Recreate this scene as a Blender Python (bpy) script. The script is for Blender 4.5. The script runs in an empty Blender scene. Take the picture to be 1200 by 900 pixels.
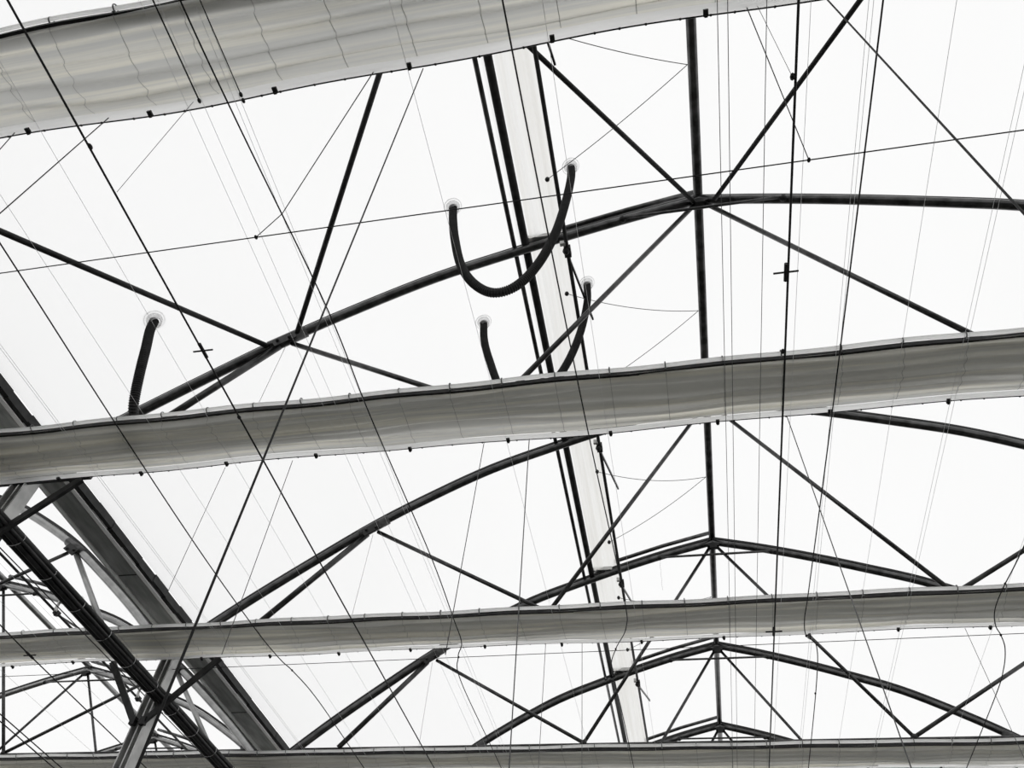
import bpy, math, random
from mathutils import Vector, Matrix
random.seed(7)
scene = bpy.context.scene
COL = scene.collection

# ------------------------------------------------------------------ camera, sky, exposure
cam_d = bpy.data.cameras.new('camera'); cam = bpy.data.objects.new('camera', cam_d); COL.objects.link(cam)
R_, U_ = Vector((0.97996, 0.18503, 0.07063)), Vector((0.0970, -0.7577, 0.6455))
R_.normalize(); U_ = (U_ - R_ * U_.dot(R_)).normalized(); B_ = R_.cross(U_)
cam.matrix_world = Matrix(((R_.x, U_.x, B_.x, -0.599), (R_.y, U_.y, B_.y, 0.0), (R_.z, U_.z, B_.z, 1.6), (0, 0, 0, 1)))
cam_d.sensor_width = 36.0; cam_d.lens = 27.64; cam_d.clip_start = 0.05; cam_d.clip_end = 200
scene.camera = cam

world = bpy.data.worlds.new('overcast_sky'); scene.world = world; world.use_nodes = True
bg = world.node_tree.nodes['Background']
bg.inputs['Color'].default_value = (1.0, 1.0, 1.0, 1); bg.inputs['Strength'].default_value = 1.055
vs = scene.view_settings
vs.view_transform = 'Standard'; vs.look = 'None'; vs.exposure = 0.0; vs.gamma = 1.0; vs.use_curve_mapping = False

# ------------------------------------------------------------------ materials
def new_mat(name):
    m = bpy.data.materials.new(name); m.use_nodes = True
    nt = m.node_tree; nt.nodes.clear()
    out = nt.nodes.new('ShaderNodeOutputMaterial')
    return m, nt, out
def noise_col(nt, c1, c2, scale=(8, 8, 8), detail=4.0, lo=0.35, hi=0.65):
    tc = nt.nodes.new('ShaderNodeTexCoord'); mp = nt.nodes.new('ShaderNodeMapping')
    mp.inputs['Scale'].default_value = scale
    nz = nt.nodes.new('ShaderNodeTexNoise'); nz.inputs['Scale'].default_value = 1.0; nz.inputs['Detail'].default_value = detail
    rp = nt.nodes.new('ShaderNodeValToRGB')
    rp.color_ramp.elements[0].position = lo; rp.color_ramp.elements[1].position = hi
    rp.color_ramp.elements[0].color = (*c1, 1); rp.color_ramp.elements[1].color = (*c2, 1)
    nt.links.new(tc.outputs['Object'], mp.inputs['Vector']); nt.links.new(mp.outputs['Vector'], nz.inputs['Vector'])
    nt.links.new(nz.outputs['Fac'], rp.inputs['Fac'])
    return rp, nz
def pbr(name, c1, c2, metallic, rough, scale=(8, 8, 8), bump=0.0):
    m, nt, out = new_mat(name)
    b = nt.nodes.new('ShaderNodeBsdfPrincipled')
    rp, nz = noise_col(nt, c1, c2, scale)
    nt.links.new(rp.outputs['Color'], b.inputs['Base Color'])
    b.inputs['Metallic'].default_value = metallic; b.inputs['Specular IOR Level'].default_value = 0.25; b.inputs['Roughness'].default_value = rough
    if bump:
        bp = nt.nodes.new('ShaderNodeBump'); bp.inputs['Strength'].default_value = bump; bp.inputs['Distance'].default_value = 0.004
        nt.links.new(nz.outputs['Fac'], bp.inputs['Height']); nt.links.new(bp.outputs['Normal'], b.inputs['Normal'])
    nt.links.new(b.outputs['BSDF'], out.inputs['Surface'])
    return m
def cloth(name, c1, c2, scale, trans, lo=0.35, hi=0.65, detail=3.0):
    m, nt, out = new_mat(name)
    rp, nz = noise_col(nt, c1, c2, scale, detail, lo, hi)
    d = nt.nodes.new('ShaderNodeBsdfDiffuse'); t = nt.nodes.new('ShaderNodeBsdfTranslucent')
    mx = nt.nodes.new('ShaderNodeMixShader'); mx.inputs['Fac'].default_value = trans
    nt.links.new(rp.outputs['Color'], d.inputs['Color']); nt.links.new(rp.outputs['Color'], t.inputs['Color'])
    nt.links.new(d.outputs['BSDF'], mx.inputs[1]); nt.links.new(t.outputs['BSDF'], mx.inputs[2])
    nt.links.new(mx.outputs['Shader'], out.inputs['Surface'])
    return m
M = {}
M['steel'] = pbr('dark_galvanised_steel', (0.05, 0.05, 0.05), (0.11, 0.11, 0.11), 0.92, 0.28, (9, 9, 9), 0.1)
M['steel_light'] = pbr('lighter_galvanised_steel', (0.26, 0.26, 0.26), (0.36, 0.36, 0.355), 0.9, 0.34, (9, 9, 9), 0.1)  # lighter tone of the steel, for left-span arches, struts and ridge pipe
M['rod'] = pbr('dark_steel_rod', (0.045, 0.045, 0.045), (0.085, 0.085, 0.085), 0.9, 0.32, (14, 14, 14))
M['black'] = pbr('black_painted_metal', (0.012, 0.012, 0.012), (0.03, 0.03, 0.03), 0.0, 0.5, (12, 12, 12))
M['zinc'] = pbr('bright_zinc_coating', (0.40, 0.40, 0.395), (0.55, 0.55, 0.54), 0.5, 0.42, (7, 7, 7), 0.05)
M['gutter'] = pbr('spangled_gutter_steel', (0.36, 0.375, 0.375), (0.55, 0.565, 0.565), 0.2, 0.5, (16, 3, 16), 0.1)
M['rubber'] = pbr('black_rubber_hose', (0.012, 0.012, 0.012), (0.022, 0.022, 0.022), 0.0, 0.55, (20, 20, 20))
M['wire'] = pbr('black_steel_cable', (0.010, 0.010, 0.010), (0.025, 0.025, 0.025), 0.0, 0.6, (30, 30, 30))
M['cord'] = pbr('grey_cord', (0.10, 0.10, 0.10), (0.16, 0.16, 0.16), 0.0, 0.7, (30, 30, 30))
M['clear_line'] = cloth('clear_monofilament', (0.70, 0.70, 0.70), (0.78, 0.78, 0.78), (5, 5, 5), 0.55)
M['film'] = cloth('white_poly_film', (0.925, 0.925, 0.92), (0.95, 0.95, 0.948), (0.7, 0.35, 0.7), 0.90)
def see_through(m, fac, col):
    nt = m.node_tree; out = [n for n in nt.nodes if n.type == 'OUTPUT_MATERIAL'][0]
    src = out.inputs['Surface'].links[0].from_socket
    tr = nt.nodes.new('ShaderNodeBsdfTransparent'); tr.inputs['Color'].default_value = (*col, 1)
    mx = nt.nodes.new('ShaderNodeMixShader'); mx.inputs['Fac'].default_value = fac
    nt.links.new(src, mx.inputs[1]); nt.links.new(tr.outputs['BSDF'], mx.inputs[2]); nt.links.new(mx.outputs['Shader'], out.inputs['Surface'])
see_through(M['film'], 0.55, (0.97, 0.97, 0.97))
M['strip'] = cloth('cream_vent_flap_film', (0.85, 0.835, 0.80), (0.96, 0.955, 0.94), (14, 0.4, 14), 0.93)
see_through(M['strip'], 0.3, (0.95, 0.95, 0.94))
M['curtain'] = cloth('woven_shade_cloth', (0.74, 0.74, 0.715), (0.98, 0.955, 0.86), (0.40, 24, 4), 0.60, 0.46, 0.70, 3.0)
M['folds'] = cloth('light_blocking_cloth', (0.50, 0.50, 0.48), (0.62, 0.61, 0.57), (0.5, 12, 4), 0.45)
M['seam'] = cloth('seam_thread', (0.50, 0.50, 0.48), (0.56, 0.56, 0.54), (9, 9, 9), 0.45)
M['hem'] = cloth('white_hem_tape', (0.90, 0.90, 0.89), (0.95, 0.95, 0.94), (3, 30, 30), 0.82)
M['lip_white'] = pbr('lip_white_with_reflection', (0.78, 0.78, 0.77), (0.88, 0.88, 0.87), 0.0, 0.4, (6, 6, 6))
M['flange'] = cloth('clear_plastic_flange', (0.84, 0.84, 0.84), (0.92, 0.92, 0.92), (20, 20, 20), 0.9)
see_through(M['flange'], 0.35, (0.95, 0.95, 0.95))
M['soil'] = pbr('dark_ground_fabric', (0.045, 0.045, 0.042), (0.08, 0.08, 0.075), 0.0, 0.9, (1.2, 1.2, 1.2), 0.2)

# ------------------------------------------------------------------ mesh helpers
class MB:
    def __init__(s): s.v = []; s.f = []
    def box(s, c, size, rot=None):
        hx, hy, hz = (q / 2 for q in size); n = len(s.v); c = Vector(c)
        for dx, dy, dz in ((-1,-1,-1),(1,-1,-1),(1,1,-1),(-1,1,-1),(-1,-1,1),(1,-1,1),(1,1,1),(-1,1,1)):
            p = Vector((dx*hx, dy*hy, dz*hz))
            if rot: p = rot @ p
            s.v.append(tuple(c + p))
        for q in ((0,3,2,1),(4,5,6,7),(0,1,5,4),(1,2,6,5),(2,3,7,6),(3,0,4,7)): s.f.append(tuple(n+i for i in q))
        return s
    def bar(s, a, b, w, h, roll=0.0):
        a, b = Vector(a), Vector(b); d = b - a; L = d.length
        q = d.to_track_quat('Z', 'Y').to_matrix()
        if roll: q = q @ Matrix.Rotation(roll, 3, 'Z')
        return s.box((a + b) / 2, (w, h, L), q)
    def tube(s, pts, r, seg=10, cap=True, radii=None):
        pts = [Vector(p) for p in pts]; n0 = len(s.v); N = len(pts)
        tang = []
        for i in range(N):
            t = pts[min(i+1, N-1)] - pts[max(i-1, 0)]; tang.append(t.normalized())
        ref = Vector((0, 0, 1)) if abs(tang[0].z) < 0.9 else Vector((0, 1, 0))
        u = tang[0].cross(ref).normalized()
        for i in range(N):
            u = (u - tang[i] * u.dot(tang[i])).normalized(); w = tang[i].cross(u)
            rr = radii[i] if radii else r
            for k in range(seg):
                a = 2 * math.pi * k / seg
                s.v.append(tuple(pts[i] + (u * math.cos(a) + w * math.sin(a)) * rr))
        for i in range(N - 1):
            for k in range(seg):
                a = n0 + i*seg + k; b = n0 + i*seg + (k+1) % seg
                s.f.append((a, b, b + seg, a + seg))
        if cap:
            s.f.append(tuple(n0 + k for k in reversed(range(seg))))
            s.f.append(tuple(n0 + (N-1)*seg + k for k in range(seg)))
        return s
    def ball(s, c, r, sx=1, sy=1, sz=1, seg=8, rings=6):
        n = len(s.v); c = Vector(c)
        for i in range(1, rings):
            th = math.pi * i / rings
            for k in range(seg):
                a = 2*math.pi*k/seg
                s.v.append((c.x + r*sx*math.sin(th)*math.cos(a), c.y + r*sy*math.sin(th)*math.sin(a), c.z + r*sz*math.cos(th)))
        for i in range(rings - 2):
            for k in range(seg):
                a = n + i*seg + k; b = n + i*seg + (k+1) % seg
                s.f.append((a, a+seg, b+seg, b))
        s.f.append(tuple(n + k for k in range(seg))); s.f.append(tuple(n + (rings-2)*seg + k for k in reversed(range(seg))))
        return s
    def lathe(s, c, axis, prof, seg=20):   # prof: (radius, along axis)
        c = Vector(c); ax = Vector(axis).normalized()
        u = ax.cross(Vector((0, 1, 0)) if abs(ax.y) < 0.9 else Vector((1, 0, 0))).normalized(); w = ax.cross(u)
        n = len(s.v)
        for r, h in prof:
            for k in range(seg):
                a = 2*math.pi*k/seg
                s.v.append(tuple(c + ax*h + (u*math.cos(a) + w*math.sin(a))*r))
        for i in range(len(prof) - 1):
            for k in range(seg):
                a = n + i*seg + k; b = n + i*seg + (k+1) % seg
                s.f.append((a, b, b+seg, a+seg))
        return s
    def sheet(s, fn, nu, nv):
        n = len(s.v)
        for i in range(nu + 1):
            for j in range(nv + 1): s.v.append(fn(i / nu, j / nv))
        for i in range(nu):
            for j in range(nv):
                a = n + i*(nv+1) + j
                s.f.append((a, a+1, a+nv+2, a+nv+1))
        return s
    def build(s, name, mat, parent=None, smooth=False, loc=None):
        me = bpy.data.meshes.new(name); me.from_pydata(s.v, [], s.f); me.update()
        if smooth: me.polygons.foreach_set('use_smooth', [True] * len(me.polygons))
        me.materials.append(M[mat])
        o = bpy.data.objects.new(name, me); COL.objects.link(o)
        if parent: o.parent = parent
        if loc: o.location = loc
        return o
def tag(o, label, cat=None, group=None, kind=None):
    o['label'] = label
    if cat: o['category'] = cat
    if group: o['group'] = group
    if kind: o['kind'] = kind
    return o
def thing(name, label, cat, loc=(0, 0, 0), group=None, kind=None):
    o = bpy.data.objects.new(name, None); COL.objects.link(o); o.location = loc; o.empty_display_size = 0.1
    return tag(o, label, cat, group, kind)
def copy_tree(root, loc, label, group=None):
    r = root.copy(); COL.objects.link(r); r.location = loc; r['label'] = label
    if group: r['group'] = group
    for ch in list(root.children):
        c = ch.copy(); COL.objects.link(c); c.parent = r
        for g in list(ch.children):
            d = g.copy(); COL.objects.link(d); d.parent = c
    return r
def smooth_path(pts, n=10):                       # Catmull-Rom
    P = [Vector(p) for p in pts]; P = [P[0]*2 - P[1]] + P + [P[-1]*2 - P[-2]]
    out = []
    for i in range(1, len(P) - 2):
        for k in range(n):
            t = k / n
            out.append(0.5*((2*P[i]) + (P[i+1]-P[i-1])*t + (2*P[i-1]-5*P[i]+4*P[i+1]-P[i+2])*t*t + (3*P[i]-P[i-1]-3*P[i+1]+P[i+2])*t**3))
    out.append(P[-2]); return out

# ------------------------------------------------------------------ dimensions of the greenhouse
S = 2.5                                            # truss spacing
def TY(i): return 3.572 + (i - 1) * S
SPAN = 10.78                                       # ridge to ridge
GX = -5.39                                         # gutter centre
Z_CH = 5.68                                       # bottom chord
PROF = [(0, 8.335), (0.6, 8.175), (1.2, 7.985), (1.8, 7.77), (2.4, 7.535), (3.0, 7.215), (3.6, 6.845), (4.2, 6.40), (4.7, 6.01), (5.05, 5.715), (5.22, 5.56)]
def arch_z(x):
    x = abs(x)
    for (a, za), (b, zb) in zip(PROF, PROF[1:]):
        if x <= b: return za + (zb - za) * (x - a) / (b - a)
    return PROF[-1][1]
ARCH = smooth_path([(x, 0, z) for x, z in PROF], 4)
Y0, Y9 = -1.5, 19.0

# ------------------------------------------------------------------ structure: floor and film roof
fl = MB().box((-5, 9, -0.05), (60, 60, 0.1)).build('floor', 'soil'); tag(fl, 'dark ground cover floor of the greenhouse', kind='structure')
def film_side(sign, x_from, lift):
    pts = [p for p in ARCH if x_from - 1e-6 <= p.x <= 5.19]
    if pts[0].x > x_from + 1e-3: pts = [Vector((x_from, 0, arch_z(x_from)))] + pts
    N = len(pts) - 1
    def fn(u, v):
        i = min(int(u * N + 0.5), N); p = pts[i]
        y = Y0 + (Y9 - Y0) * v
        bul = 0.03 * math.sin(math.pi * (((y - TY(0)) / S) % 1.0)) * math.sin(math.pi * u)
        return (sign * p.x, y, p.z + lift + bul)
    return MB().sheet(fn, N, 72)
def make_roof(xc, vent_sign, label):
    t = thing('ceiling', label, None, (xc, 0, 0), kind='structure')
    film_side(vent_sign, 1.60, 0.105).build('film_panel', 'film', t, True)
    film_side(-vent_sign, 0.0, 0.105).build('film_panel', 'film', t, True)
    return t
make_roof(0, -1, 'white translucent film roof over the main span')
make_roof(-SPAN, 1, 'white translucent film roof over the far left span')

# ------------------------------------------------------------------ roof trusses
JX, JZ = 3.61, arch_z(3.61); NX, NZ = 1.705, 5.695; FX, FZ = 4.58, 5.69
def make_truss(loc, label, group):
    t = thing('roof_truss', label, 'truss', loc, group)
    for s in (-1, 1):
        pts = [(s*p.x, 0, p.z) for p in ARCH]
        MB().tube(pts, 0.041, 12).build('arch_rafter', 'steel', t, True)
        rail = MB()
        for a, b in zip(ARCH, ARCH[1:]):
            rail.bar((s*a.x, 0, a.z + 0.068), (s*b.x, 0, b.z + 0.068), 0.03, 0.028)
        rail.build('film_rail', 'black', t)
        # splice sleeve and gusset at the arch joint
        d = Vector((s*0.62, 0, -0.40)).normalized(); c = Vector((s*JX, 0, JZ))
        MB().tube([c - d*0.17, c + d*0.17], 0.052, 12).build('splice_sleeve', 'rod', t, True)
        g = MB(); g.box(c + Vector((0, -0.045, -0.055)), (0.20, 0.012, 0.10), d.to_track_quat('X', 'Z').to_matrix())
        g.ball(c + Vector((-s*0.05, -0.06, -0.05)), 0.016); g.ball(c + Vector((s*0.05, -0.06, -0.08)), 0.016)
        g.build('gusset_plate', 'black', t)
        MB().tube([(s*0.03, 0, 8.28), (s*NX, 0, NZ)], 0.021, 8).build('web_rod', 'rod', t, True)
        MB().tube([(s*NX, 0, NZ), (s*(JX-0.06), 0, JZ - 0.07)], 0.021, 8).build('web_rod', 'rod', t, True)
        MB().tube([(s*(JX+0.05), 0, JZ - 0.09), (s*FX, 0, FZ)], 0.030, 8).build('web_strut', 'rod', t, True)
        MB().ball((s*NX, 0, NZ), 0.036).build('node_bolt', 'black', t, True)
        MB().ball((s*0.705, -0.03, 8.11), 0.034).build('tie_bolt', 'black', t, True)
    MB().tube([(-0.705, -0.045, 8.105), (0.705, -0.045, 8.105)], 0.015, 8).build('collar_tie', 'rod', t, True)
    MB().tube([(-5.2, 0, Z_CH), (5.2, 0, Z_CH)], 0.014, 8).build('bottom_chord', 'rod', t, True)
    rp = MB(); rp.box((0, 0, 8.31), (0.15, 0.07, 0.10)); rp.box((0, -0.02, 8.25), (0.09, 0.05, 0.06)); rp.build('ridge_plate', 'black', t)
    return t
T_LABEL = {0: 'black arched truss hidden above the topmost folded curtain',
           1: 'largest black arched truss, ridge joint at upper right above second curtain',
           2: 'black arched truss behind the second folded curtain, splice joint below it',
           3: 'black arched truss with ridge just above the third folded curtain',
           4: 'black arched truss with ridge just under the third folded curtain',
           5: 'farthest black arched truss, small ridge just above the lowest curtain'}
NB_LABEL = {1: 'grey arched truss of left span behind second curtain at left edge',
            2: 'grey arched truss of left span landing on the gutter above third curtain',
            3: 'grey arched truss of left span with ridge cut by the left edge',
            4: 'grey arched truss of left span with ridge just under third curtain',
            5: 'small grey arched truss of left span beside the gutter post',
            6: 'farthest grey arched truss of left span behind the gutter post'}
truss0 = make_truss((0, TY(0), 0), T_LABEL[0], 'roof trusses of the main span')
for i in range(1, 6): copy_tree(truss0, (0, TY(i), 0), T_LABEL[i])
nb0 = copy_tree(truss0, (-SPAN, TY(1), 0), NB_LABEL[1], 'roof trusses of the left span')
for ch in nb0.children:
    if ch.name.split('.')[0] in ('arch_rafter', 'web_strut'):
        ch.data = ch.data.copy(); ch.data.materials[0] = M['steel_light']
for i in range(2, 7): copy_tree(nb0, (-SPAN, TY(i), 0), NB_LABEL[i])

# longitudinal pipes
def pipe(name, x, z, r, mat, label, cat='pipe', y0=Y0, y1=Y9, group=None):
    o = MB().tube([(0, y0, 0), (0, y1, 0)], r, 12).build(name, mat, None, True, (x, 0, z)); tag(o, label, cat, group); return o
pipe('ridge_pipe', 0, 8.40, 0.042, 'steel', 'black ridge pipe running down the right middle through every truss peak')
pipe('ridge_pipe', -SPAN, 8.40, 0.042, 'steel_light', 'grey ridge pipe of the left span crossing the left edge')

# ------------------------------------------------------------------ roof vent: purlins, flap film, rafters, ropes, racks
def make_vent(xc, s, label):
    t = thing('roof_vent', label, 'roof vent', (xc, 0, 0))
    MB().tube([(s*1.60, Y0, 7.905), (s*1.60, Y9, 7.905)], 0.036, 12).build('vent_sill_pipe', 'black', t, True)
    MB().tube([(s*1.70, Y0, 7.88), (s*1.70, Y9, 7.88)], 0.021, 10).build('film_clamp_pipe', 'steel', t, True)
    MB().tube([(s*1.218, Y0, 7.80), (s*1.218, Y9, 7.80)], 0.018, 10).build('drive_shaft', 'black', t, True)
    def flap(u, v):
        y = Y0 + (Y9 - Y0) * u
        x = 1.56 - 0.30 * v
        return (s*x, y, 7.945 + 0.135 * v + 0.006 * math.sin(v*19 + 0.6*math.sin(y*0.8)) + 0.004*math.sin(v*43 + y*0.3))
    MB().sheet(flap, 80, 24).build('flap_film', 'strip', t, True)
    def vf(u, v):
        y = Y0 + (Y9 - Y0) * u; x = 1.66 * (1 - v)
        return (s*x, y, arch_z(x) + 0.105 + 0.14 * min(1, (1.66 - x) / 0.36))
    MB().sheet(vf, 40, 20).build('film_panel', 'film', t, True)
    for i in range(0, 7):
        y = TY(i)
        MB().tube([(s*1.30, y + 0.0, arch_z(1.30) + 0.165), (s*0.65, y, arch_z(0.65) + 0.165), (s*0.0, y, 8.50)], 0.026, 10).build('vent_rafter', 'steel', t, True)
        b = MB(); b.box((s*1.46, y - 0.02, 7.985), (0.26, 0.05, 0.05)); b.build('rafter_shoe', 'zinc', t)
        rk = MB(); rk.bar((s*1.225, y + 0.04, 7.775), (s*1.10, y + 0.98, 8.02), 0.018, 0.026); rk.build('rack_arm', 'rod', t)
        gb = MB(); gb.box((s*1.218, y + 0.05, 7.80), (0.06, 0.10, 0.06)); gb.ball((s*1.228, y + 0.03, 7.77), 0.034); gb.build('gearbox', 'black', t)
        cl = MB(); cl.box((s*1.228, y - 0.02, 7.87), (0.022, 0.04, 0.16)); cl.box((s*1.25, y - 0.035, 7.80), (0.05, 0.03, 0.05)); cl.build('shaft_bracket', 'zinc', t)
    return t
make_vent(0, -1, 'long ridge vent strip with pale flap film and black sill pipe')
make_vent(-SPAN, 1, 'ridge vent strip of the left span behind the black pipe bundle')

names = {0: 'between topmost and second curtain', 1: 'from above to behind the second curtain', 2: 'just below the second curtain', 3: 'just below the third curtain'}
for i in range(0, 4):
    y = TY(i); r = thing('vent_rope', 'thin sagging rope from vent flap to ridge pipe ' + names[i], 'rope', (0, 0, 0), 'vent ropes')
    a = Vector((-1.31, y + 0.62, 7.98)); b = Vector((-0.045, y + S/2 + 0.02, 8.37)); c = Vector((-1.31, y + S - 0.58, 7.98))
    for p, q, sag in ((a, b, 0.10), (b, c, 0.06)):
        pts = [p.lerp(q, k/14) + Vector((0, 0, -sag*4*(k/14)*(1 - k/14))) for k in range(15)]
        MB().tube(pts, 0.0035, 6).build('rope_strand', 'cord', r, True)
    for p in (a, c): MB().ball(p, 0.022, 1, 1, 1.3).build('rope_knob', 'black', r, True)

# wind braces in the roof between the first two trusses
def rod(name, a, b, r, mat, label, cat, group=None, seg=8):
    a, b = Vector(a), Vector(b); o = MB().tube([Vector((0, 0, 0)), b - a], r, seg).build(name, mat, None, True, tuple(a)); tag(o, label, cat, group); return o
y0, y1 = TY(0), TY(1)
zb = lambda x: arch_z(x) - 0.03
rod('wind_brace', (-0.05, y1 - 0.03, 8.25), (-1.82, y0, zb(1.82)), 0.022, 'black', 'black brace rod from upper right ridge joint leaning up to the left', 'brace', 'wind braces')
rod('wind_brace', (0.13, y1 - 0.03, 8.25), (1.72, y0, zb(1.72)), 0.022, 'black', 'black brace rod from upper right ridge joint leaning up to the right', 'brace', 'wind braces')
rod('wind_brace', (-3.52, y1 - 0.04, 6.87), (-1.93, y0, zb(1.93)), 0.022, 'black', 'steep black brace rod rising from left splice joint to topmost curtain', 'brace', 'wind braces')
rod('wind_brace', (-3.75, y1 - 0.04, 6.72), (-5.15, y0, zb(5.15)), 0.022, 'black', 'black brace rod from left splice joint to the left edge', 'brace', 'wind braces')

# ------------------------------------------------------------------ gutter, posts, pipe bundle
g = thing('gutter', 'wide dark grey steel rain gutter running diagonally at lower left', 'gutter', (GX, 0, 0))
for i in range(0, 8):
    a, b = TY(i) - 0.95, TY(i) + S - 0.96
    L = b - a; m = (a + b) / 2
    pan = MB(); pan.box((-0.01, m, 5.650), (0.18, L, 0.012)); pan.build('gutter_pan', 'gutter', g)
    for s in (-1, 1):
        w = MB(); w.box((s*0.096 - 0.01, m, 5.676), (0.008, L, 0.060)); w.build('gutter_side', 'zinc', g)
    MB().box((-0.01, b, 5.6425), (0.18, 0.010, 0.004)).build('joint_strip', 'black', g)
MB().box((-0.125, 8.7, 5.640), (0.014, 20.5, 0.040)).build('drip_lip', 'lip_white', g)
MB().box((0.103, 8.7, 5.652), (0.026, 20.5, 0.016), Matrix.Rotation(-0.5, 3, 'Y')).build('drip_lip', 'lip_white', g)  # white colour stands in for light reflected off the lip
for s in (-1, 1):
    lp = MB()
    for k in range(82):
        yy = -1.5 + k*0.25
        lp.box((s*0.140, yy + 0.125, 5.700 + random.uniform(-0.006, 0.006)), (0.036 + random.uniform(0, 0.014), 0.25, 0.07))
    lp.build('film_lock_rail', 'black', g)

PX = -5.45
def make_post(i, label):
    y = TY(i) + 0.155; t = thing('gutter_post', label, 'post', (PX, y, 0), 'gutter posts')
    p = MB(); p.box((0, 0, 2.82), (0.012, 0.10, 5.64)); p.box((-0.06, 0, 2.82), (0.012, 0.12, 5.64)); p.box((0.06, 0, 2.82), (0.012, 0.12, 5.64)); p.box((0, 0.045, 2.82), (0.12, 0.012, 5.64))
    p.build('post_column', 'zinc', t)
    MB().box((0, 0, 0.01), (0.24, 0.24, 0.02)).build('base_plate', 'zinc', t)
    MB().box((0, 0, 5.63), (0.20, 0.16, 0.03)).build('cap_plate', 'zinc', t)
    for s in (-1, 1):
        br = MB(); br.bar((s*0.04, -0.07, 4.80), (s*0.575, -0.07, 5.42), 0.028, 0.058); br.build('knee_brace', 'black', t)
        MB().box((s*0.05, -0.075, 4.81), (0.05, 0.05, 0.07)).build('brace_shoe', 'black', t)
    # outrigger that carries the brace ends under the chord
    MB().box((0, -0.05, 5.47), (1.24, 0.03, 0.05)).build('cross_bar', 'rod', t)
    return t
make_post(1, 'zinc gutter post with dark knee brace at the left edge under second curtain')
make_post(2, 'zinc gutter post with dark V braces standing under the third curtain')
make_post(3, 'zinc gutter post under the lowest curtain near bottom left')

bd = thing('pipe_bundle', 'thick black bundle of pipes strapped together, crossing in front of the post', 'pipe bundle', (-5.31, 0, 5.01))
for dx, dz, r in ((-0.045, 0.03, 0.024), (0.0, 0.035, 0.026), (0.045, 0.03, 0.022), (-0.03, -0.015, 0.026), (0.02, -0.018, 0.026), (0.058, -0.012, 0.014)):
    pts = [(dx + 0.004*math.sin(k*1.3 + dx*90), -0.5 + k*0.4, dz + 0.004*math.sin(k*0.9 + dz*70)) for k in range(45)]
    MB().tube(pts, r, 8).build('bundled_pipe', 'black', bd, True)
for k in range(40):
    MB().tube([(0.001 + 0.073*math.cos(a*math.pi/8), 0.05 + k*0.42, 0.008 + 0.056*math.sin(a*math.pi/8)) for a in range(17)], 0.003, 5).build('strap', 'clear_line', bd)

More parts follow.
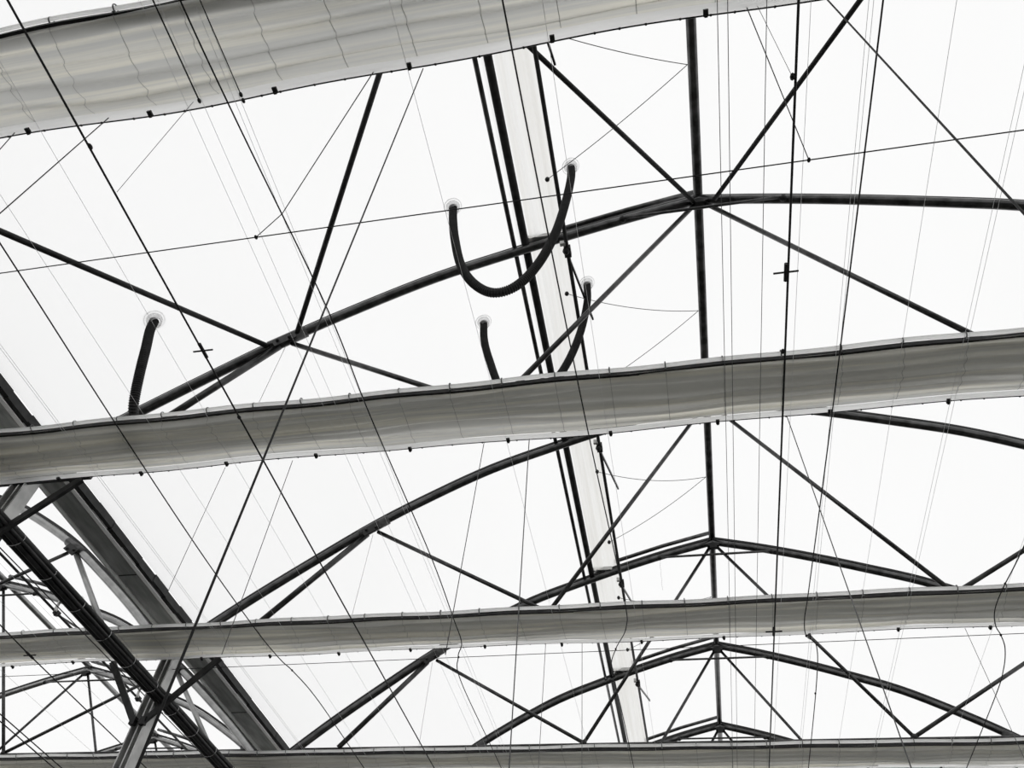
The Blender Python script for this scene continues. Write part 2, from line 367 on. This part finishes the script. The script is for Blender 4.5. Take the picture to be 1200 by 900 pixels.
# ------------------------------------------------------------------ folded shade curtains
XA, XB = -11.2, 5.1
def make_curtain(i, label):
    rnd = random.Random(50 + i)
    t = thing('shade_curtain', label, 'curtain', (0, TY(i), 0), 'folded shade curtains')
    ph = [rnd.uniform(0, 6.28) for _ in range(8)]
    yn, yf = -0.425, 0.02
    def fold(x, v, n, k):
        w = n*v + 0.24*math.sin(0.9*x + ph[0] + 3*v + k) + 0.15*math.sin(2.3*x + ph[1] + 5*v + k) + 0.05*math.sin(5.7*x + ph[2])
        amp = 0.020 + 0.012*math.sin(1.1*x + ph[3] + 4*v + k) + 0.008*math.sin(3.1*x + ph[4] - 6*v)
        return w, amp
    def fn(u, v):
        x = XA + (XB - XA) * u
        w, amp = fold(x, v, 5.2, 0)
        edge = min(1.0, v/0.06, (1 - v)/0.06)
        q = abs(math.sin(math.pi*w)); q = q*q*(3 - 2*q)*0.6 + q*0.4
        z = 5.415 - (amp * q + 0.016*math.sin(math.pi*v)) * edge
        z -= 0.006*abs(math.sin(math.pi*(x + 0.1)/0.69)) * edge
        y = yn + (yf - 0.016 - yn)*v + 0.014*math.sin(2*math.pi*w + 1.2)*edge + (0.010*math.sin(1.7*x + ph[5]) + 0.007*math.sin(4.1*x + ph[6]))*v
        return (x, y, z)
    MB().sheet(fn, 300, 56).build('curtain_cloth', 'curtain', t, True)
    sm = MB()
    for q in range(-32, 15):
        xx = q*0.345 - 0.155
        if XA + 0.01 < xx < XB - 0.01:
            def seam(a, b, xx=xx):
                p = fn((xx + (a - 0.5)*0.004 - XA)/(XB - XA), 0.01 + 0.98*b); return (p[0], p[1], p[2] - 0.0025)
            sm.sheet(seam, 1, 28)
    o = sm.build('seams', 'seam', t, True); o['kind'] = 'stuff'
    def fn2(u, v):                                   # upper cloth layer added to block light and darken the leading-edge part
        x = XA + (XB - XA) * u
        w, amp = fold(x, v, 4.0, 1.7)
        y = yn + 0.01 + (0.05 if i == 0 else 0.30)*v + 0.02*math.sin(1.3*x + ph[2])*v
        return (x, y, 5.438 + 0.022*abs(math.sin(math.pi*w)) - 0.010*v)
    MB().sheet(fn2, 240, 24).build('light_blocking_folds', 'folds', t, True)
    # leading edge: white tube above a black seal
    pts = [(XA + (XB-XA)*k/120, yn - 0.012 + 0.006*math.sin(k*0.8 + ph[7]), 5.452 + 0.004*math.sin(k*0.37)) for k in range(121)]
    def lip(u, v):
        k = int(round(u*120)); p = pts[k]; a = math.radians(100 + 190*v)
        return (p[0], p[1] + 0.014*math.cos(a), p[2] - 0.002 + 0.015*math.sin(a))
    MB().sheet(lip, 120, 10).build('leading_edge_lip', 'hem', t, True)
    sl = MB()
    for a, b in zip(pts, pts[1:]): sl.bar((a[0], a[1] + 0.016, 5.424), (b[0], b[1] + 0.016, 5.424), 0.016, 0.032)
    sl.build('edge_seal', 'black', t)
    # trailing hem with its black cord
    def hem(u, v):
        x = XA + (XB - XA)*u; w = (0.010*math.sin(1.7*x + ph[5]) + 0.007*math.sin(4.1*x + ph[6]))
        return (x, yf + w - 0.020 + 0.046*v, 5.406 - (0.010 + 0.006*math.sin(3.3*x + ph[1]))*math.sin(math.pi*v))
    MB().sheet(hem, 200, 4).build('hem', 'hem', t, True)
    cp = []
    for k in range(201):
        p = hem(k/200, 1); cp.append((p[0], p[1] + 0.004, p[2] + 0.001))
    MB().tube(cp, 0.0038, 6).build('hem_cord', 'black', t, True)
    ck = MB().box((0, 0, 0), (0.022, 0.030, 0.014)); ck.box((0, 0.012, -0.009), (0.014, 0.010, 0.010))
    proto = None
    x = XA + 0.06
    ks = [q for q in range(-17, 8)]
    for q in ks:
        xx = q*0.69 - 0.20
        if not XA < xx < XB: continue
        p = hem((xx - XA)/(XB - XA), 0.7)
        if proto is None: proto = ck.build('hem_clip', 'black', t, False, (p[0], p[1], p[2] - 0.008))
        else:
            o = proto.copy(); COL.objects.link(o); o.parent = t; o.location = (p[0], p[1], p[2] - 0.008)
    rk = MB().lathe((0, 0, 0), (1, 0, 0), [(0.018, -0.004), (0.021, -0.003), (0.021, 0.003), (0.018, 0.004)], 12); rk.box((0, 0.012, -0.026), (0.012, 0.016, 0.014))
    proto2 = None
    for q in range(-32, 15):
        xx = q*0.345 - 0.155
        if not XA < xx < XB: continue
        if proto2 is None: proto2 = rk.build('edge_clip', 'cord', t, False, (xx, yn - 0.012, 5.452))
        else:
            o = proto2.copy(); COL.objects.link(o); o.parent = t; o.location = (xx, yn - 0.012, 5.452)
    tk = MB()
    xx = XA + 0.1
    while xx < XB:
        p = hem((xx - XA)/(XB - XA), 1.0); tk.ball((p[0], p[1] + 0.004, p[2]), 0.0075, seg=6, rings=4); xx += rnd.uniform(0.10, 0.24)
    o = tk.build('hem_hooks', 'black', t); o['kind'] = 'stuff'
    return t
for i, lb in enumerate(('topmost folded shade curtain, widest grey pleated band at upper left',
                        'second folded shade curtain from the top, grey pleated band across the middle',
                        'third folded shade curtain from the top, grey band under the far ridge',
                        'lowest folded shade curtain along the bottom edge')):
    make_curtain(i, lb)

# ------------------------------------------------------------------ black corrugated air hoses
def make_hose(pts, label, n1, n2):
    path = smooth_path(pts, 40)
    # resample evenly
    step = 0.009; res = [path[0]]; acc = 0
    for a, b in zip(path, path[1:]):
        L = (b - a).length
        while acc + L >= step and L > 0:
            f = (step - acc) / L; a = a.lerp(b, f); res.append(a); L = (b - a).length; acc = 0
        acc += L
    rad = [0.037 if k % 2 else 0.0305 for k in range(len(res))]
    t = thing('air_hose', label, 'hose', tuple(pts[0]), 'corrugated air hoses')
    org = Vector(pts[0])
    MB().tube([p - org for p in res], 0.03, 12, True, rad).build('corrugated_tube', 'rubber', t, False)
    for p, n in ((pts[0], n1), (pts[-1], n2)):
        c = Vector(p) - org; n = Vector(n)
        fl = MB().lathe(c, n, [(0.036, -0.05), (0.042, -0.05), (0.042, 0.0), (0.062, 0.006), (0.062, 0.012), (0.036, 0.014)], 24)
        f = fl.build('flange', 'flange', t, True)
        cu = MB().lathe(c, n, [(0.074, 0.004), (0.080, 0.010), (0.080, 0.016), (0.072, 0.016)], 24); cu.build('flange_rim', 'flange', f, True)
    return t
def NL(x):
    dz = (arch_z(x + 0.1) - arch_z(x - 0.1)) / 0.2
    return Vector((dz, 0, 1)).normalized()
make_hose([(-2.130, 3.01, 7.735), (-2.10, 3.01, 7.50), (-2.041, 3.01, 7.169), (-1.940, 3.01, 6.754), (-1.807, 3.01, 6.463), (-1.644, 3.01, 6.304), (-1.479, 3.01, 6.358), (-1.335, 3.01, 6.614), (-1.220, 3.01, 7.026), (-1.149, 3.01, 7.497), (-1.106, 3.01, 7.96), (-1.108, 3.01, 8.20)],
          'black corrugated hose hanging in a full U under the largest truss', NL(2.1), NL(1.1))
make_hose([(-2.122, 4.25, 7.735), (-2.09, 4.25, 7.46), (-2.016, 4.25, 7.160), (-1.858, 4.25, 6.686), (-1.664, 4.25, 6.48), (-1.436, 4.25, 6.691), (-1.295, 4.25, 6.981), (-1.185, 4.25, 7.399), (-1.121, 4.25, 7.867), (-1.120, 4.25, 8.20)],
          'black corrugated hose whose loop dips behind the second curtain', NL(2.1), NL(1.1))
make_hose([(-4.355, 2.955, 6.40), (-4.335, 2.957, 6.27), (-4.274, 2.97, 6.052), (-4.231, 3.0, 5.839), (-4.208, 3.06, 5.638), (-4.211, 3.13, 5.53), (-4.25, 3.26, 5.50), (-4.31, 3.46, 5.535), (-4.35, 3.72, 5.66), (-4.36, 3.98, 5.90), (-4.355, 4.14, 6.18), (-4.355, 4.20, 6.40)],
          'short black corrugated hose at left dropping behind the second curtain', NL(4.35), NL(4.35))

# ------------------------------------------------------------------ cables, cords and clear lines
def cable(name, pts, r, mat, label, cat='cable', group=None, curve=False, knots=(), plus=()):
    P = [Vector(p) for p in pts]; org = P[0]
    path = smooth_path(P, 8) if curve else P
    if not knots and not plus:
        o = MB().tube([p - org for p in path], r, 6).build(name, mat, None, True, tuple(org)); tag(o, label, cat, group); return o
    t = thing(name, label, cat, tuple(org), group)
    MB().tube([p - org for p in path], r, 6).build('cable_strand', mat, t, True)
    for k in knots: MB().ball(Vector(k) - org, max(0.009, r*1.9), 1, 1.6, 1).build('knot', 'black', t, True)
    for k in plus:
        c = Vector(k) - org; m = MB(); m.tube([c - Vector((0.065, 0.0, 0)), c + Vector((0.065, 0.0, 0))], 0.006, 6); m.tube([c - Vector((0, 0.055, 0)), c + Vector((0, 0.055, 0))], 0.011, 8)
        m.build('cable_clamp', 'black', t)
    return t
G1 = 'black cables under the curtains'
ZW = 5.30
cable('support_cable', [(-3.312, -0.2, ZW), (-3.267, 10.5, ZW)], 0.0062, 'wire', 'thick black cable from top left corner to bottom middle, with cross clamp', 'cable', G1, False, [(-3.30, 1.20, ZW), (-3.30, 3.1, ZW)], [(-3.296, 2.536, ZW)])
cable('support_cable', [(0.176, -0.2, ZW), (0.198, 10.5, ZW)], 0.0062, 'wire', 'straight black cable right of the ridge pipe, with two cross clamps', 'cable', G1, False, [(0.165, 1.41, ZW), (0.17, 3.0, ZW)], [(0.17, 2.458, ZW), (0.185, 5.899, ZW)])
cable('support_cable', [(-4.10, 0.2, ZW), (-4.138, 1.647, ZW), (-4.190, 3.035, ZW), (-4.220, 4.4, ZW), (-4.207, 5.541, ZW), (-4.171, 6.017, ZW), (-4.128, 6.22, ZW), (-4.077, 6.649, ZW), (-4.064, 7.456, ZW), (-4.069, 9.5, ZW)], 0.0045, 'wire',
      'black cable from left edge bending below the third curtain beside the gutter', 'cable', G1, True, [(-4.128, 6.22, ZW)])
cable('support_cable', [(-1.087, -0.2, ZW), (-1.06, 1.8, ZW), (-1.025, 3.537, ZW), (-0.97, 5.30, ZW), (-0.991, 5.748, ZW), (-1.107, 6.061, ZW), (-1.179, 6.399, ZW), (-1.16, 7.2, ZW), (-1.144, 9.5, ZW)], 0.0042, 'wire',
      'black cable passing over the vent flap and looping across the third curtain', 'cable', G1, True, [(-1.11, 6.07, ZW)])
cable('support_cable', [(0.53, 0.2, ZW), (0.525, 1.145, ZW), (0.479, 3.427, ZW), (0.429, 5.339, ZW), (0.416, 5.736, ZW), (0.440, 5.980, ZW), (0.528, 6.138, ZW), (0.560, 6.720, ZW), (0.572, 8.264, ZW), (0.575, 9.5, ZW)], 0.0042, 'wire',
      'black cable from upper right kinking at the third curtain hem', 'cable', G1, True, [(0.44, 5.98, ZW), (0.56, 6.9, ZW)])
cable('support_cable', [(2.06, -0.2, ZW), (2.0, 1.8, ZW), (1.92, 3.6, ZW), (1.848, 4.961, ZW), (1.805, 5.459, ZW), (1.802, 5.731, ZW), (1.847, 5.942, ZW), (1.909, 6.077, ZW), (1.978, 6.278, ZW), (2.027, 6.604, ZW), (2.045, 7.092, ZW), (2.034, 9.0, ZW)], 0.0042, 'wire',
      'black cable waving over the third curtain near the right edge', 'cable', G1, True, [(1.909, 6.077, ZW)])
cable('support_cable', [(-2.52, -0.2, ZW), (-2.508, 0.628, ZW), (-2.479, 1.232, ZW), (-2.408, 2.361, ZW), (-2.412, 3.216, ZW), (-2.385, 4.654, ZW), (-2.405, 5.50, ZW), (-2.420, 5.874, ZW), (-2.504, 6.101, ZW), (-2.574, 6.533, ZW), (-2.545, 8.116, ZW), (-2.54, 9.5, ZW)], 0.0045, 'wire',
      'black cable left of middle, thickest of a close trio, crossing all curtains', 'cable', G1, True, [(-2.50, 6.10, ZW)])
cable('support_cable', [(-2.649, -0.2, ZW), (-2.651, 1.085, ZW + 0.05)], 0.0042, 'wire', 'short black cable on the topmost curtain ending at its hem', 'cable', G1, False, [(-2.651, 1.085, ZW + 0.05)])
cable('support_cable', [(-2.44, -0.2, ZW), (-2.43, 1.09, ZW + 0.05)], 0.0030, 'wire', 'thin black cable ending in a block at the topmost curtain hem', 'cable', G1, False, [(-2.43, 1.09, ZW + 0.05), (-2.43, 1.12, ZW + 0.05)])
cable('support_cable', [(-6.57, 4.2, ZW), (-6.642, 5.79, ZW), (-6.68, 10.0, ZW)], 0.0055, 'wire', 'black cable with cross clamp over the third curtain at far left', 'cable', G1, False, [], [(-6.642, 5.79, ZW)])
cable('support_cable', [(-7.66, 5.5, ZW), (-7.80, 10.0, ZW)], 0.006, 'wire', 'upper of two parallel black cables in the bottom left corner', 'cable', G1)
cable('support_cable', [(-7.76, 5.5, ZW), (-7.90, 10.0, ZW)], 0.006, 'wire', 'lower of two parallel black cables in the bottom left corner', 'cable', G1)
cable('support_cable', [(-5.93, 3.0, ZW), (-5.78, 9.5, ZW)], 0.0045, 'wire', 'thin black cable just left of the black pipe bundle', 'cable', G1)
cable('cross_wire', [(-5.1, 1.832, ZW), (-2.644, 1.829, ZW), (0.257, 1.828, ZW), (4.9, 1.828, ZW)], 0.0036, 'wire', 'thin black wire slanting across the upper picture between two curtains', 'cable', None, False, [(-2.644, 1.829, ZW), (0.257, 1.828, ZW)])
cable('cross_wire', [(-10.6, 6.26, 5.36), (-7.318, 6.242, 5.36), (2.116, 6.164, 5.36), (4.9, 6.15, 5.36)], 0.0028, 'wire', 'thin wire running just below the third curtain hem', 'cable')

# vertical drop cords and tie cords
def drop(a, b, r, mat, label, extra=0.0, group='vertical drop cords'):
    a, b = Vector(a), Vector(b); b = b + (b - a).normalized() * extra
    return cable('drop_cord', [a, b], r, mat, label, 'cord', group)
drop((-1.520, 1.131, 5.40), (-1.456, 1.131, 2.113), 0.0029, 'wire', 'long dark cord hanging from topmost curtain to the bottom left', 0.9)
drop((0.318, 1.131, 5.40), (0.346, 1.131, 3.439), 0.0036, 'wire', 'dark cord hanging from the top edge to the right edge, upper right', 2.2)
drop((-3.192, 1.106, 5.40), (-3.164, 1.106, 4.374), 0.0026, 'wire', 'thin cord from topmost curtain hem to the left edge', 2.0)
drop((-3.737, 1.097, 5.40), (-3.675, 1.097, 5.166), 0.0024, 'wire', 'short cord at the left edge under the topmost curtain', 2.0)
drop((0.231, 3.613, 5.40), (0.321, 3.613, 3.205), 0.0030, 'cord', 'cord hanging from second curtain right of ridge to the bottom edge', 1.2)
drop((-1.438, 3.621, 5.40), (-1.413, 3.621, 3.231), 0.0032, 'cord', 'cord hanging from second curtain centre down over third curtain', 1.2)
drop((-1.750, 3.617, 5.40), (-1.800, 3.617, 3.811), 0.0026, 'cord', 'cord hanging from second curtain left of the vent strip')
drop((-3.682, 3.642, 5.40), (-3.667, 3.642, 4.311), 0.0020, 'cord', 'faint cord hanging from second curtain beside the gutter')
drop((-3.154, 3.631, 5.40), (-3.120, 3.631, 3.874), 0.0026, 'cord', 'cord hanging from second curtain to the brace on the gutter')
drop((-1.723, 6.10, 5.40), (-1.738, 6.10, 4.354), 0.0024, 'cord', 'left of two cords hanging from third curtain near the middle', 1.5)
drop((-1.402, 6.10, 5.40), (-1.400, 6.10, 4.360), 0.0024, 'cord', 'right of two cords hanging from third curtain near the middle', 1.5)
drop((1.689, 6.12, 5.40), (1.722, 6.12, 4.328), 0.0022, 'cord', 'cord hanging from third curtain near the right edge', 1.5)
for i, w in ((1, 'largest truss'), (2, 'truss behind the second curtain'), (3, 'truss just below the third curtain')):
    cable('hanger_wire', [(-3.60, TY(i), JZ - 0.1), (-3.60, TY(i), 5.44)], 0.0024, 'clear_line', 'faint wire dropping from the left splice joint of the ' + w, 'wire', 'hanger wires')
cable('tie_cord', [(-0.024, 1.10, 5.40), (0.257, 1.828, ZW)], 0.0024, 'cord', 'tie cord from topmost curtain hem to the cross wire, right of ridge', 'cord', 'tie cords')
cable('tie_cord', [(0.02, 1.10, 5.40), (0.165, 1.411, ZW)], 0.0012, 'cord', 'short faint tie cord from topmost curtain hem to the straight cable', 'cord', 'tie cords')
cable('tie_cord', [(-1.755, 1.10, 5.40), (-2.45, 1.72, 5.31), (-2.644, 1.829, ZW)], 0.0026, 'cord', 'tie cord from topmost curtain hem to cross wire, left of middle', 'cord', 'tie cords')
cable('tie_cord', [(-2.712, 1.10, 5.40), (-3.29, 1.458, ZW)], 0.0014, 'cord', 'faint tie cord from topmost curtain hem to the top left cable', 'cord', 'tie cords')
xs = [-4.66, -4.64, -3.99, -3.55, -2.72, -2.635, -2.47, -2.44, -1.58, -0.905, -0.154, -0.11, 0.055, 0.24, 0.48, 0.50, 0.84, 1.17, 1.195, 1.86, 2.5, 3.2]
xs += [-6.1, -6.45, -7.2, -7.9, -8.6, -9.3]
ORD = ['first', 'second', 'third', 'fourth', 'fifth', 'sixth', 'seventh', 'eighth', 'ninth', 'tenth', 'eleventh', 'twelfth']
grey = [-0.154, -0.11, 0.055]
left = sorted([x for x in xs if -5.4 < x < -0.3], reverse=True); right = sorted(x for x in xs if x > -0.3 and x not in grey); far = sorted([x for x in xs if x < -5.4], reverse=True)
for lst, phrase, grp in ((left, 'thin pale lengthwise line counted leftward from the ridge pipe', 'pale lines left of the ridge'),
                         (right, 'thin pale lengthwise line counted rightward from the straight black cable', 'pale lines right of the ridge'),
                         (far, 'thin pale lengthwise line counted leftward from the black pipe bundle', 'pale lines of the left span')):
    for k, x in enumerate(lst):
        cable('clear_line', [(x, -0.2, 5.345), (x, 10.5, 5.345)], 0.0011, 'clear_line', ORD[k] + ' ' + phrase, 'line', grp)
for x, w in zip(grey, ('leftmost', 'middle', 'rightmost')):
    cable('clear_line', [(x, -0.2, 5.345), (x, 10.5, 5.345)], 0.0018, 'cord', w + ' of three thin grey lengthwise lines just right of the ridge pipe', 'line', 'grey lines beside the ridge')

# bead pull chain under the left end of a collar tie
ch = thing('pull_chain', 'faint bead chain hanging from collar tie above the third curtain', 'chain', (-0.705, TY(3) - 0.03, 8.08))
bm = MB()
for k in range(22): bm.ball((0.004*math.sin(k), 0, -0.022*k), 0.004, seg=6, rings=4)
bm.build('beads', 'cord', ch)['kind'] = 'stuff'
